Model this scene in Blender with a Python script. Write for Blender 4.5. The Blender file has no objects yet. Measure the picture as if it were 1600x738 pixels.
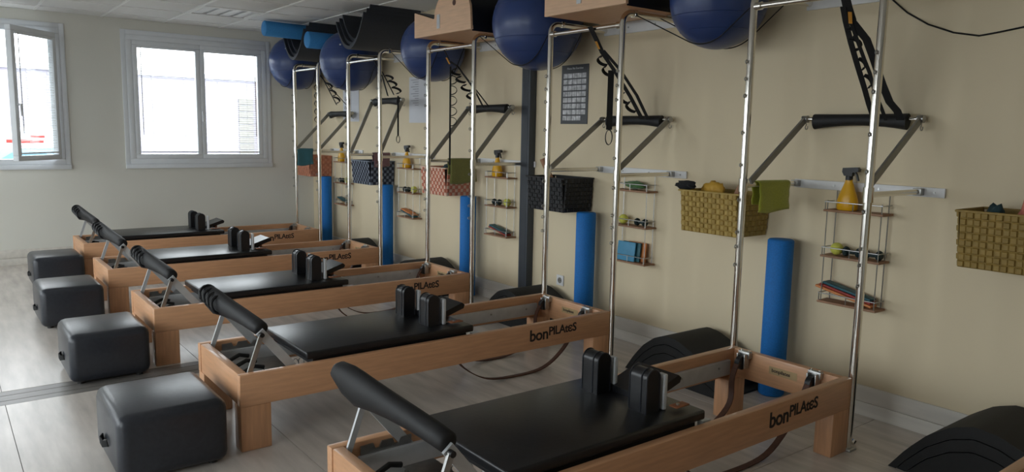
import bpy, bmesh, math, random
from mathutils import Vector, Matrix
import numpy as np
random.seed(7)
PI = math.pi
sc = bpy.context.scene
col = sc.collection

# ------------------------------------------------------------------ camera
CAM = Vector((-3.4311, -1.8832, 1.4923))
YAW, PITCH, ROLL, FPX = math.radians(37.457), math.radians(7.7304), math.radians(1.1361), 1185.18
fwd = Vector((math.sin(YAW)*math.cos(PITCH), math.cos(YAW)*math.cos(PITCH), -math.sin(PITCH)))
_r = Vector((math.cos(YAW), -math.sin(YAW), 0)); _u = _r.cross(fwd)
right = _r*math.cos(ROLL) + _u*math.sin(ROLL)
up = -_r*math.sin(ROLL) + _u*math.cos(ROLL)
cd = bpy.data.cameras.new('camera'); cam = bpy.data.objects.new('camera', cd); col.objects.link(cam)
cd.sensor_width = 36; cd.lens = FPX/1600*36; cd.clip_start = 0.05; cd.clip_end = 200
M = Matrix((right, up, -fwd)).transposed().to_4x4(); M.translation = CAM
cam.matrix_world = M
sc.camera = cam

def at(px, py, ax, v):
    """point where the photo pixel's ray meets the plane axis=v"""
    d = right*((px-800)/FPX) - up*((py-369)/FPX) + fwd
    k = 'XYZ'.index(ax); t = (v-CAM[k])/d[k]
    return CAM + d*t
def on_plane(px, py, P0, n):
    d = right*((px-800)/FPX) - up*((py-369)/FPX) + fwd
    return CAM + d*((P0-CAM).dot(n)/d.dot(n))

# ------------------------------------------------------------------ world, light, exposure
w = bpy.data.worlds.new('overcast_sky'); sc.world = w; w.use_nodes = True
bg = w.node_tree.nodes['Background']
bg.inputs[0].default_value = (0.93, 0.965, 1.0, 1); bg.inputs[1].default_value = 2.6
sc.view_settings.view_transform = 'Standard'; sc.view_settings.look = 'None'
sc.view_settings.gamma = 1; sc.view_settings.use_curve_mapping = False
sc.view_settings.exposure = 1.3

# room: right wall X=WX, window wall Y=YW, left wall X=LX, back wall Y=BY
WX, YW, LX, BY, CZ = 0.54, 7.60, -6.2, -4.2, 2.66

# ------------------------------------------------------------------ materials
def lin(c): return tuple(((x/255)/12.92 if x/255 <= .04045 else ((x/255+.055)/1.055)**2.4) for x in c)
MATS = {}
def mat(name, rgb, rough=.6, metal=0, coat=0, noise=None, bump=0, spec=.5, alpha=None, sheen=0):
    """procedural principled material; noise=(scale, amount, stretch xyz) varies the colour"""
    if name in MATS: return MATS[name]
    m = bpy.data.materials.new(name); m.use_nodes = True
    nt = m.node_tree; b = nt.nodes['Principled BSDF']
    c = lin(rgb)
    b.inputs['Base Color'].default_value = (*c, 1); b.inputs['Roughness'].default_value = rough
    b.inputs['Metallic'].default_value = metal; b.inputs['Coat Weight'].default_value = coat
    b.inputs['Specular IOR Level'].default_value = spec
    if sheen: b.inputs['Sheen Weight'].default_value = sheen
    if noise:
        sc_, am, st = noise
        tc = nt.nodes.new('ShaderNodeTexCoord'); mp = nt.nodes.new('ShaderNodeMapping'); mp.inputs['Scale'].default_value = st
        nz = nt.nodes.new('ShaderNodeTexNoise'); nz.inputs['Scale'].default_value = sc_; nz.inputs['Detail'].default_value = 5
        rp = nt.nodes.new('ShaderNodeValToRGB')
        rp.color_ramp.elements[0].position = .3; rp.color_ramp.elements[1].position = .7
        rp.color_ramp.elements[0].color = (*[x*(1-am) for x in c], 1); rp.color_ramp.elements[1].color = (*[min(1, x*(1+am)) for x in c], 1)
        nt.links.new(tc.outputs['Object'], mp.inputs[0]); nt.links.new(mp.outputs[0], nz.inputs[0])
        nt.links.new(nz.outputs[0], rp.inputs[0]); nt.links.new(rp.outputs[0], b.inputs['Base Color'])
        if bump:
            bp = nt.nodes.new('ShaderNodeBump'); bp.inputs['Strength'].default_value = bump; bp.inputs['Distance'].default_value = .004
            nt.links.new(nz.outputs[0], bp.inputs['Height']); nt.links.new(bp.outputs[0], b.inputs['Normal'])
    MATS[name] = m; return m

BEECH = mat('beech_wood', (205, 155, 116), .42, noise=(3, .10, (2, 22, 22)), coat=.15)
BEECH_END = mat('beech_wood_crosswise', (205, 155, 116), .42, noise=(3, .10, (22, 2, 22)), coat=.15)
BEECH_LEG = mat('beech_wood_upright', (205, 155, 116), .42, noise=(3, .10, (22, 22, 2)), coat=.15)
VINYL = mat('black_vinyl', (22, 23, 26), .32, noise=(60, .15, (1, 1, 1)), bump=.08)
BOXVINYL = mat('black_box_vinyl', (42, 45, 52), .33, noise=(50, .15, (1, 1, 1)), bump=.08)
FOAM = mat('black_foam', (20, 21, 22), .75, noise=(40, .2, (1, 1, 1)), bump=.1)
SLEEVE = mat('black_sleeve', (18, 18, 20), .62, noise=(14, .3, (1, 1, 1)), bump=.3)
WEB = mat('black_webbing', (14, 14, 15), .8, noise=(90, .3, (1, 1, 1)))
CHROME = mat('chrome_tube', (222, 218, 210), .14, 1, noise=(2, .02, (1, 1, .2)))
STEEL = mat('brushed_steel', (170, 170, 168), .35, 1, noise=(30, .1, (1, 1, 1)))
ALU = mat('grey_aluminium', (196, 198, 200), .42, .25, noise=(20, .06, (1, 1, 1)))
ARM = mat('grey_flat_bar', (140, 138, 132), .45, .5, noise=(20, .06, (1, 1, 1)))
WHITEP = mat('white_plate', (222, 222, 222), .4, noise=(20, .03, (1, 1, 1)))
GREYPL = mat('light_grey_plastic', (200, 202, 204), .4, noise=(20, .03, (1, 1, 1)))
DARKPL = mat('dark_plastic', (28, 28, 30), .45, noise=(20, .1, (1, 1, 1)))
LEATHER = mat('brown_leather', (84, 52, 38), .6, noise=(40, .2, (1, 1, 1)))
TAN = mat('tan_leather', (150, 92, 58), .6, noise=(40, .2, (1, 1, 1)))
INK = mat('logo_ink', (36, 26, 24), .6, noise=(40, .1, (1, 1, 1)))
LABEL = mat('paper_label', (176, 150, 108), .5, noise=(20, .05, (1, 1, 1)))
BALL = mat('blue_ball_rubber', (46, 66, 116), .30, noise=(6, .08, (1, 1, 1)))
BLUE = mat('blue_foam', (20, 112, 190), .7, noise=(120, .12, (1, 1, 1)), bump=.15)
LBLUE = mat('light_blue_foam', (52, 130, 190), .7, noise=(120, .12, (1, 1, 1)), bump=.15)
CREAM = mat('cream_wall_paint', (222, 207, 176), .75, noise=(1.3, .025, (1, 1, 1)), bump=.02)
PALE = mat('wall_paint_with_glare', (222, 221, 212), .75, noise=(1.3, .02, (1, 1, 1)), bump=.02)  # cream paint made paler: window wall glare put into the colour
CEIL = mat('ceiling_tile', (226, 226, 224), .85, noise=(140, .05, (1, 1, 1)), bump=.1)
TBAR = mat('ceiling_bar_paint', (238, 238, 236), .5, noise=(20, .02, (1, 1, 1)))
FLOOR = mat('grey_oak_vinyl', (204, 196, 188), .27, noise=(2.2, .16, (7, 1, 1)))
FSTRIP = mat('floor_joint_strip', (120, 116, 112), .35, noise=(2.2, .16, (1, 7, 1)))
FBASE = mat('floor_subbase', (90, 86, 82), .8, noise=(5, .1, (1, 1, 1)))
BBOARD = mat('baseboard_vinyl', (216, 211, 202), .5, noise=(3, .08, (8, 1, 8)))
WFRAME = mat('window_pvc', (226, 230, 234), .4, noise=(10, .02, (1, 1, 1)))
SLAT = mat('blind_slat', (232, 232, 232), .45, noise=(10, .02, (1, 1, 1)))
POST = mat('slate_grey_post', (62, 68, 76), .5, noise=(8, .06, (1, 1, 1)))

def glass_mat():
    m = bpy.data.materials.new('window_glass'); m.use_nodes = True; nt = m.node_tree; nt.nodes.clear()
    o = nt.nodes.new('ShaderNodeOutputMaterial'); mx = nt.nodes.new('ShaderNodeMixShader')
    t = nt.nodes.new('ShaderNodeBsdfTransparent'); g = nt.nodes.new('ShaderNodeBsdfGlossy'); lw = nt.nodes.new('ShaderNodeValue')
    t.inputs[0].default_value = (.95, .97, .97, 1); g.inputs['Roughness'].default_value = .02; lw.outputs[0].default_value = .06
    nt.links.new(lw.outputs[0], mx.inputs[0]); nt.links.new(t.outputs[0], mx.inputs[1]); nt.links.new(g.outputs[0], mx.inputs[2])
    nt.links.new(mx.outputs[0], o.inputs[0]); return m
GLASS = glass_mat()

# ------------------------------------------------------------------ mesh helpers
class MB:
    """collects vertices and faces; build() links them as one mesh object"""
    def __init__(s): s.v = []; s.f = []
    def add(s, v, f):
        o = len(s.v); s.v += [tuple(x) for x in v]; s.f += [tuple(i+o for i in q) for q in f]; return s
    def box(s, x0, x1, y0, y1, z0, z1, bev=0):
        if bev:
            bm = bmesh.new(); bmesh.ops.create_cube(bm, size=1)
            for v in bm.verts: v.co = Vector(((x0+x1)/2+v.co.x*(x1-x0), (y0+y1)/2+v.co.y*(y1-y0), (z0+z1)/2+v.co.z*(z1-z0)))
            bmesh.ops.bevel(bm, geom=bm.edges[:], offset=bev, segments=3 if bev > .008 else 2, affect='EDGES', profile=.5)
            bm.verts.index_update(); s.add([v.co.copy() for v in bm.verts], [[v.index for v in f.verts] for f in bm.faces]); bm.free(); return s
        return s.add([(x0,y0,z0),(x1,y0,z0),(x1,y1,z0),(x0,y1,z0),(x0,y0,z1),(x1,y0,z1),(x1,y1,z1),(x0,y1,z1)],
                     [(0,3,2,1),(4,5,6,7),(0,1,5,4),(1,2,6,5),(2,3,7,6),(3,0,4,7)])
    def sweep(s, pts, radii, n=10, caps=True, side=None):
        """tube through pts; radii: number, or (a,b) per point (across 'side' / other way)"""
        pts = [Vector(p) for p in pts]; m = len(pts)
        R = radii if isinstance(radii, list) else [radii]*m
        vs = []; fs = []; pn = None
        for i, p in enumerate(pts):
            t = (pts[min(i+1, m-1)] - pts[max(i-1, 0)]).normalized()
            if side is not None: a = Vector(side)
            elif pn is None: a = Vector((0,0,1)) if abs(t.z) < .9 else Vector((1,0,0))
            else: a = pn
            a = (a - t*a.dot(t)).normalized(); pn = a; b = t.cross(a)
            ra, rb = R[i] if isinstance(R[i], tuple) else (R[i], R[i])
            for k in range(n):
                th = 2*PI*k/n; vs.append(p + a*(ra*math.cos(th)) + b*(rb*math.sin(th)))
        for i in range(m-1):
            for k in range(n):
                fs.append((i*n+k, i*n+(k+1) % n, (i+1)*n+(k+1) % n, (i+1)*n+k))
        if caps: fs += [tuple(range(n-1, -1, -1)), tuple((m-1)*n+k for k in range(n))]
        return s.add(vs, fs)
    def ribbon(s, pts, width, thick, wdir):
        """flat band with a rectangular section; wdir = direction of its width"""
        pts = [Vector(p) for p in pts]; m = len(pts); vs = []; fs = []
        for i, p in enumerate(pts):
            t = (pts[min(i+1, m-1)] - pts[max(i-1, 0)]).normalized()
            a = Vector(wdir); a = (a - t*a.dot(t)).normalized(); b = t.cross(a)
            for sa, sb in ((1,1),(-1,1),(-1,-1),(1,-1)): vs.append(p + a*(sa*width/2) + b*(sb*thick/2))
        for i in range(m-1):
            for k in range(4): fs.append((i*4+k, i*4+(k+1) % 4, (i+1)*4+(k+1) % 4, (i+1)*4+k))
        fs += [(3,2,1,0), tuple((m-1)*4+k for k in range(4))]
        return s.add(vs, fs)
    def prism(s, poly, axis, a, b):
        """polygon (two coords) extruded along axis from a to b"""
        n = len(poly)
        def P(u, v, t): return {'X': (t,u,v), 'Y': (u,t,v), 'Z': (u,v,t)}[axis]
        vs = [P(u,v,a) for u,v in poly] + [P(u,v,b) for u,v in poly]
        fs = [tuple(range(n-1,-1,-1)), tuple(range(n,2*n))] + [(i,(i+1)%n,n+(i+1)%n,n+i) for i in range(n)]
        return s.add(vs, fs)
    def lathe(s, prof, c=(0,0,0), n=20, sx=1, sy=1):
        vs = []; fs = []
        for r, z in prof:
            for k in range(n): vs.append((c[0]+r*sx*math.cos(2*PI*k/n), c[1]+r*sy*math.sin(2*PI*k/n), c[2]+z))
        for i in range(len(prof)-1):
            for k in range(n): fs.append((i*n+k, i*n+(k+1)%n, (i+1)*n+(k+1)%n, (i+1)*n+k))
        fs += [tuple(range(n-1,-1,-1)), tuple((len(prof)-1)*n+k for k in range(n))]
        return s.add(vs, fs)
    def mesh(s, name, m, ang=40, recalc=True):
        me = bpy.data.meshes.new(name); me.from_pydata(s.v, [], s.f)
        if recalc:
            bm = bmesh.new(); bm.from_mesh(me); bmesh.ops.recalc_face_normals(bm, faces=bm.faces[:]); bm.to_mesh(me); bm.free()
        me.materials.append(m)
        if ang:
            for q in me.polygons: q.use_smooth = True
            me.set_sharp_from_angle(angle=math.radians(ang))
        me.update(); return me
    def build(s, name, m, parent=None, loc=None, ang=40):
        return link(name, s.mesh(name, m, ang), parent, loc)

def link(name, me, parent=None, loc=None, rot=None):
    o = bpy.data.objects.new(name, me); col.objects.link(o)
    if parent is not None: o.parent = parent
    if loc is not None: o.location = loc
    if rot is not None: o.rotation_euler = rot
    return o
def tag(o, label=None, cat=None, group=None, kind=None):
    if label: o['label'] = label
    if cat: o['category'] = cat
    if group: o['group'] = group
    if kind: o['kind'] = kind
    return o
def thing(name, loc, label, cat, group=None, rz=0):
    o = link(name, None, None, loc); o.rotation_euler.z = rz; return tag(o, label, cat, group)
def copy_tree(o, parent=None):
    c = o.copy(); col.objects.link(c); c.parent = parent
    for ch in list(o.children): copy_tree(ch, c)
    return c
def text_mesh(name, body, size, m, spacing=1.0, depth=.0006):
    cu = bpy.data.curves.new(name, 'FONT'); cu.body = body; cu.size = size; cu.extrude = depth; cu.space_character = spacing; cu.resolution_u = 3; cu.offset = size*.02
    o = bpy.data.objects.new(name, cu); col.objects.link(o)
    dg = bpy.context.evaluated_depsgraph_get(); me = bpy.data.meshes.new_from_object(o.evaluated_get(dg)); me.name = name
    bpy.data.objects.remove(o); bpy.data.curves.remove(cu)
    me.materials.clear(); me.materials.append(m); return me
def arc_pts(c, r, a0, a1, n, plane='XZ'):
    out = []
    for i in range(n+1):
        a = a0+(a1-a0)*i/n; u, v = r*math.cos(a), r*math.sin(a)
        out.append(Vector(c)+{'XZ': Vector((u,0,v)), 'YZ': Vector((0,u,v)), 'XY': Vector((u,v,0))}[plane])
    return out

# ------------------------------------------------------------------ room shell
fl = tag(MB().box(LX-.2, WX+.2, BY-.2, YW+.2, -.12, -.004).build('floor', FBASE), kind='structure')
S0, S1 = 2.83, 3.08                               # the joint strip crossing the floor
xs = [-.022-1.06*k for k in range(-1, 7)]
for k in range(len(xs)-1):
    a, b = max(LX, xs[k+1])+.0015, min(WX, xs[k])-.0015
    if b <= a: continue
    for y0, y1 in ((BY, S0-2.8), (S0-2.8, S0), (S1, S1+2.4), (S1+2.4, YW)):
        MB().box(a, b, y0+.0015, y1-.0015, -.004, 0).build('plank', FLOOR, fl, ang=0)
for y0, y1 in ((S0, S0+.075), (S0+.075, S0+.17), (S0+.17, S1)):
    MB().box(LX, WX, y0+.003, y1-.003, -.004, -.0005).build('joint_strip', FSTRIP, fl, ang=0)
tag(MB().box(WX, WX+.2, BY-.2, YW+.2, 0, CZ+.3).build('wall_right', CREAM), kind='structure')
tag(MB().box(LX, WX, BY-.2, BY, 0, CZ+.3).build('wall_back', PALE), kind='structure')
# left wall (behind the camera's left shoulder) with unseen windows added for light
ADDED_LWINS = [(-1.2, 1.0), (1.5, 3.9), (4.4, 7.1)]; LZ0, LZ1 = .25, 2.50
lw = MB(); ys_ = [BY-.2]
for a, b in ADDED_LWINS: ys_ += [a, b]
ys_.append(YW+.2)
for i in range(0, len(ys_)-1, 2): lw.box(LX-.2, LX, ys_[i], ys_[i+1], 0, CZ+.3)
for a, b in ADDED_LWINS: lw.box(LX-.2, LX, a, b, 0, LZ0).box(LX-.2, LX, a, b, LZ1, CZ+.3)
tag(lw.build('wall_left', PALE, ang=0), kind='structure')
# baseboards in two courses like the photo
def baseboard(name, axis, c, a, b, s):
    r = link(name, None); tag(r, kind='structure')
    for z0, z1, t in ((0, .075, .016), (.077, .165, .013)):
        m = MB()
        if axis == 'X': m.box(min(c, c+s*t), max(c, c+s*t), a, b, z0, z1, .002)
        else: m.box(a, b, min(c, c+s*t), max(c, c+s*t), z0, z1, .002)
        m.build('board', BBOARD, r)
baseboard('baseboard_right', 'X', WX, BY, YW, -1)
baseboard('baseboard_window', 'Y', YW, LX, WX-.02, -1)
baseboard('baseboard_left', 'X', LX, BY, YW, 1)
baseboard('baseboard_back', 'Y', BY, LX, WX, 1)

# window wall with three openings, the last unseen, added for light; two sashes each
WINS = [(-1.63, -.06), (-3.72, -2.27), (-5.75, -4.30)]
WZ0, WZ1 = 1.06, 2.50
wall = MB(); xs_ = [LX-.2]
for a, b in sorted(WINS): xs_ += [a, b]
xs_.append(WX+.2)
for i in range(0, len(xs_)-1, 2): wall.box(xs_[i], xs_[i+1], YW, YW+.25, 0, CZ+.3)
for a, b in WINS: wall.box(a, b, YW, YW+.25, 0, WZ0).box(a, b, YW, YW+.25, WZ1, CZ+.3)
tag(wall.build('wall_window', PALE, ang=0), kind='structure')

def sash_parts(parent, wd, ht, drop, wand_side):
    """sash in local coords: hinge edge at x=0, glass plane y=0, z 0..ht"""
    t = .052; fr = MB()
    fr.box(0, wd, -.03, .03, 0, t, .006).box(0, wd, -.03, .03, ht-t, ht, .006).box(0, t, -.03, .03, t, ht-t, .006).box(wd-t, wd, -.03, .03, t, ht-t, .006)
    s = fr.build('sash', WFRAME, parent)
    MB().box(t-.01, wd-t+.01, .004, .010, t-.01, ht-t+.01).build('pane', GLASS, s, ang=0)
    MB().box(t, wd-t, -.034, -.012, ht-t-.028, ht-t, .003).build('blind_head_rail', WFRAME, s)
    sl = MB(); n = int((ht-2*t-.06)/.026)
    for k in range(n):
        z = t+.045+k*.026*drop
        c, q = .0105*math.cos(.25), .0105*math.sin(.25)
        sl.add([(t+.006, -.022-c, z-q), (wd-t-.006, -.022-c, z-q), (wd-t-.006, -.022+c, z+q), (t+.006, -.022+c, z+q)], [(0,1,2,3)])
    o = sl.build('blind_slats', SLAT, s, ang=0); o['kind'] = 'stuff'
    MB().box(t+.004, wd-t-.004, -.034, -.012, t+.018, t+.032, .003).build('blind_bottom_rail', SLAT, s)
    for u in (.22, .78):
        MB().sweep([(t+(wd-2*t)*u, -.036, t+.03), (t+(wd-2*t)*u, -.036, ht-t)], .0015, 5).build('blind_cord', SLAT, s)
    MB().sweep([(wand_side, -.042, ht-t-.02), (wand_side, -.042, t+.22)], .004, 6).build('blind_wand', ARM, s)
    return s
def window(n, a, b, open_right=None):
    r = link('window_%d' % n, None, None, (a, YW, WZ0)); tag(r, kind='structure')
    W, H = b-a, WZ1-WZ0; f = .06
    fr = MB().box(0, W, -.02, .07, 0, f, .006).box(0, W, -.02, .07, H-f, H, .006).box(0, f, -.02, .07, f, H-f, .006).box(W-f, W, -.02, .07, f, H-f, .006)
    fr.build('window_frame', WFRAME, r)
    # casing strip round the opening and the sill
    MB().box(-.05, W+.05, -.035, -.0, -.05, 0, .004).build('window_sill', WFRAME, r)
    c = MB().box(-.05, 0, -.014, 0, 0, H+.05, .003).box(W, W+.05, -.014, 0, 0, H+.05, .003).box(0, W, -.014, 0, H, H+.05, .003)
    c.build('casing', WFRAME, r)
    sw = (W-2*f)/2; sh = H-2*f
    def leaf(x, ang, flip):
        o = sash_parts(r, sw, sh, 1.0, .085 if not flip else sw-.085)
        o.location = (x, .01, f); o.rotation_euler.z = ang; return o
    leaf(f, 0, False)
    if open_right is None: s = leaf(f+sw, 0, True)
    else:                                         # hinged at the right side, swung into the room
        s = sash_parts(r, sw, sh, 1.0, sw-.085)
        s.location = (W-f, -.05, f); s.rotation_euler.z = PI+open_right; s.scale.y = -1
    h = MB().sweep([(0,-.03,0),(0,-.075,0)], .008, 8).sweep([(0,-.07,.0),(0,-.075,-.11)], .009, 8)
    if open_right is None: h.build('window_handle', GREYPL, r, (W/2, -.02, H*.42))
    else: h.build('window_handle', GREYPL, s, (sw-.026, 0, sh*.42))
    # daylight portal in the opening: guides sampling only, gives no light of its own
    L = bpy.data.lights.new('window_portal', 'AREA'); L.shape = 'RECTANGLE'; L.size = W; L.size_y = H; L.cycles.is_portal = True
    po = bpy.data.objects.new('window_portal', L); col.objects.link(po); po.location = ((a+b)/2, YW+.2, (WZ0+WZ1)/2); po.rotation_euler = (-PI/2, 0, 0)
    return r
def side_window(n, a, b):  # unseen window, added to brighten the near end of the room
    r = link('window_%d' % n, None, None, (LX, a, LZ0), (0, 0, PI/2)); tag(r, kind='structure')
    W, H = b-a, LZ1-LZ0; f = .06
    fr = MB().box(0, W, .02, .09, 0, f, .006).box(0, W, .02, .09, H-f, H, .006).box(0, f, .02, .09, f, H-f, .006).box(W-f, W, .02, .09, f, H-f, .006).box(W/2-.04, W/2+.04, .02, .09, f, H-f, .006)
    fr.build('window_frame', WFRAME, r)
    for x0, x1 in ((f, W/2-.04), (W/2+.04, W-f)): MB().box(x0-.005, x1+.005, .05, .056, f-.005, H-f+.005).build('pane', GLASS, r, ang=0)
    MB().box(-.05, W+.05, -.04, 0, -.05, 0, .004).build('window_sill', WFRAME, r)
    L = bpy.data.lights.new('window_portal', 'AREA'); L.shape = 'RECTANGLE'; L.size = H; L.size_y = W; L.cycles.is_portal = True
    po = bpy.data.objects.new('window_portal', L); col.objects.link(po); po.location = (LX-.18, (a+b)/2, (LZ0+LZ1)/2); po.rotation_euler = (0, -PI/2, 0)
for k, (a, b) in enumerate(ADDED_LWINS): side_window(4+k, a, b)
window(2, *WINS[0]); window(1, *WINS[1], open_right=.86); window(3, *WINS[2])  # the third one is out of view, added to bring in daylight

# suspended ceiling: bars and separate tiles
cl = tag(MB().box(LX, WX, BY, YW, CZ+.03, CZ+.2).build('ceiling', CEIL, ang=0), kind='structure')
TM = .625; tile = MB().box(.012, TM-.012, .012, TM-.012, 0, .014, .003).mesh('tile', CEIL)
nx = int((WX-LX)/TM)+1; ny = int((YW-BY)/TM)+1
for i in range(nx+1):
    x = .02-TM*i
    if LX < x < WX: MB().box(x-.012, x+.012, BY, YW, CZ-.002, CZ+.03).build('ceiling_bar', TBAR, cl, ang=0)
bar = MB().box(LX, WX, -.012, .012, CZ-.001, CZ+.029).mesh('ceiling_bar', TBAR, 0)
lum_spots = []
for j in range(ny+1):
    y = YW-.35-TM*j
    if y > BY: link('ceiling_bar', bar, cl, (0, y, 0))
    for i in range(-1, nx):
        x = .02-TM*(i+1)
        if x+TM-.02 > WX+.35 or x < LX-.4 or y < BY-.4: continue
        if j == 0: continue                      # the cut row is built below
        if (i, j) == (1, 2): lum_spots.append((x, y)); continue
        if x+TM > WX or x < LX or y < BY: 
            x0, x1, y0 = max(x+.012, LX), min(x+TM-.012, WX), max(y+.012, BY)
            if x1-x0 > .03: MB().box(x0, x1, y0, y+TM-.012, CZ+.004, CZ+.018).build('tile', CEIL, cl)
        else: link('tile', tile, cl, (x, y, CZ+.004))
for i in range(-1, nx):                            # cut row along the window wall
    x = .02-TM*(i+1); x0, x1 = max(x+.012, LX), min(x+TM-.012, WX)
    if x1-x0 > .03: MB().box(x0, x1, YW-.35+TM*0+.012, YW, CZ+.004, CZ+.018).build('tile', CEIL, cl)
for k, (x, y) in enumerate(lum_spots):
    lab = 'recessed louvred ceiling luminaire near the window blinds, switched off' if k == 0 else 'recessed louvred ceiling luminaire, switched off, set among plain tiles'
    t = thing('ceiling_luminaire', (x, y, CZ), lab, 'ceiling light', 'ceiling luminaires')
    MB().box(.012, TM-.012, .012, TM-.012, .02, .03).build('housing', ALU, t, ang=0)
    fr = MB()
    for a in ((.012,.04,.012,TM-.012), (TM-.04,TM-.012,.012,TM-.012), (.04,TM-.04,.012,.04), (.04,TM-.04,TM-.04,TM-.012)): fr.box(*a, -.004, .02)
    fr.build('frame', TBAR, t, ang=0)
    for q in range(4): MB().box(.06+q*.135, .15+q*.135, .05, TM-.05, .004, .018, .003).build('louvre', WHITEP, t)

# ------------------------------------------------------------------ outside
tag(MB().box(-40, 40, -40, 60, -.55, -.5).build('ground_outside', mat('asphalt', (120, 120, 122), .9, noise=(4, .15, (1,1,1))), ang=0), kind='structure')
b = thing('warehouse', (0, 20, -.5), 'long pale lavender warehouse facade outside beyond the blinds', 'building')
FAC = mat('pale_facade', (170, 166, 180), .8, noise=(.6, .03, (1,1,1)))
MB().box(-22, 24, 0, 8, 0, 3.38).build('wall', FAC, b, ang=0)
MB().box(-22.1, 24.1, -.08, 0, 3.3, 3.42).build('roof_edge', WFRAME, b, ang=0)
for k in range(14): MB().box(3.55, 3.95, -.05, 0, .3+k*.18, .45+k*.18).build('shutter_slat', ARM, b, ang=0)
MB().box(4.05, 4.15, -.1, 0, 0, 3.3).build('downpipe', mat('rust_pipe', (130, 96, 90), .6, noise=(6,.1,(1,1,1))), b, ang=0)

def vehicle(name, loc, label, paint, prof, glassp, width, wheels, stripes=None):
    t = thing(name, loc, label, 'vehicle')
    MB().prism(prof, 'Y', 0, width).build('body', paint, t, ang=30)
    GD = mat('vehicle_glass', (110, 150, 165), .08, noise=(3,.05,(1,1,1)))
    for g in glassp: MB().prism(g, 'Y', -.012, .01).build('side_window', GD, t, ang=0)
    for wx in wheels:
        for y in (-.02, width-.18):
            wv = MB()
            wv.sweep([(wx, y, .32), (wx, y+.2, .32)], .32, 20); o = wv.build('wheel', DARKPL, t)
            MB().sweep([(wx, y-.012 if y < .5 else y+.2, .32), (wx, y if y < .5 else y+.212, .32)], .19, 14).build('hubcap', STEEL, o)
    if stripes:
        RED = mat('red_print', (205, 50, 40), .5, noise=(5,.05,(1,1,1)))
        for a in stripes: MB().box(*a).build('print_stripe', RED, t, ang=0)
    return t
vp = mat('white_van_paint', (236, 236, 240), .25, coat=.5, noise=(3,.02,(1,1,1)))
vehicle('van', (-6.45, 14.6, -.5), 'white delivery van with red print parked outside the open window', vp,
        [(0,.35),(0,1.0),(.25,1.15),(.95,1.82),(1.3,1.92),(4.9,1.92),(5.0,.35)], [[(.45,1.2),(1.0,1.85),(1.65,1.85),(1.65,1.2)]], 1.9, (.95, 4.1),
        [(4.05,4.25,-.012,.002,1.52,1.60),(4.12,4.7,-.012,.002,1.64,1.70),(4.35,4.85,-.012,.002,1.53,1.59),(4.28,4.8,-.012,.002,1.43,1.48),(4.5,4.72,-.012,.002,1.73,1.78)])
cp = mat('silver_blue_car_paint', (150, 172, 190), .25, coat=.5, noise=(3,.02,(1,1,1)))
vehicle('car', (-4.3, 11.9, -.5), 'silver blue parked car outside, below the open window', cp,
        [(0,.3),(0,.85),(.25,1.02),(1.0,1.12),(1.75,1.62),(2.9,1.64),(3.7,1.2),(4.1,1.1),(4.15,.3)], [[(1.25,1.15),(1.85,1.55),(2.3,1.55),(2.3,1.15)],[(2.4,1.15),(2.4,1.55),(2.85,1.55),(3.45,1.18)]], 1.7, (.8, 3.35))
# tree whose leaves hang across the top of the opened window
tr = thing('tree', (-4.3, 18.0, -.5), 'leafy green tree outside the opened window', 'tree')
MB().sweep([(0,0,0),(.05,0,1.5),(.3,.05,2.6),(.5,0,3.6)], [.14,.11,.08,.03], 8).build('trunk', mat('bark', (90,76,64), .9, noise=(12,.2,(1,1,.3)), bump=.4), tr)
lv = MB()
for k in range(1500):
    th, ph, rr = random.uniform(0, 2*PI), math.acos(random.uniform(-1,1)), 1.25*random.random()**.4
    c = Vector((.5+rr*math.sin(ph)*math.cos(th)*1.1, rr*math.sin(ph)*math.sin(th), 3.55+.75*rr*math.cos(ph)))
    a = Vector((random.gauss(0,1), random.gauss(0,1), random.gauss(0,1))).normalized(); bb = a.orthogonal().normalized()
    lv.add([c-a*.08, c+bb*.035, c+a*.08, c-bb*.035], [(0,1,2,3)])
o = lv.build('foliage', mat('leaf', (70,110,60), .6, noise=(5,.2,(1,1,1))), tr, ang=0); o['kind'] = 'stuff'

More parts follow.
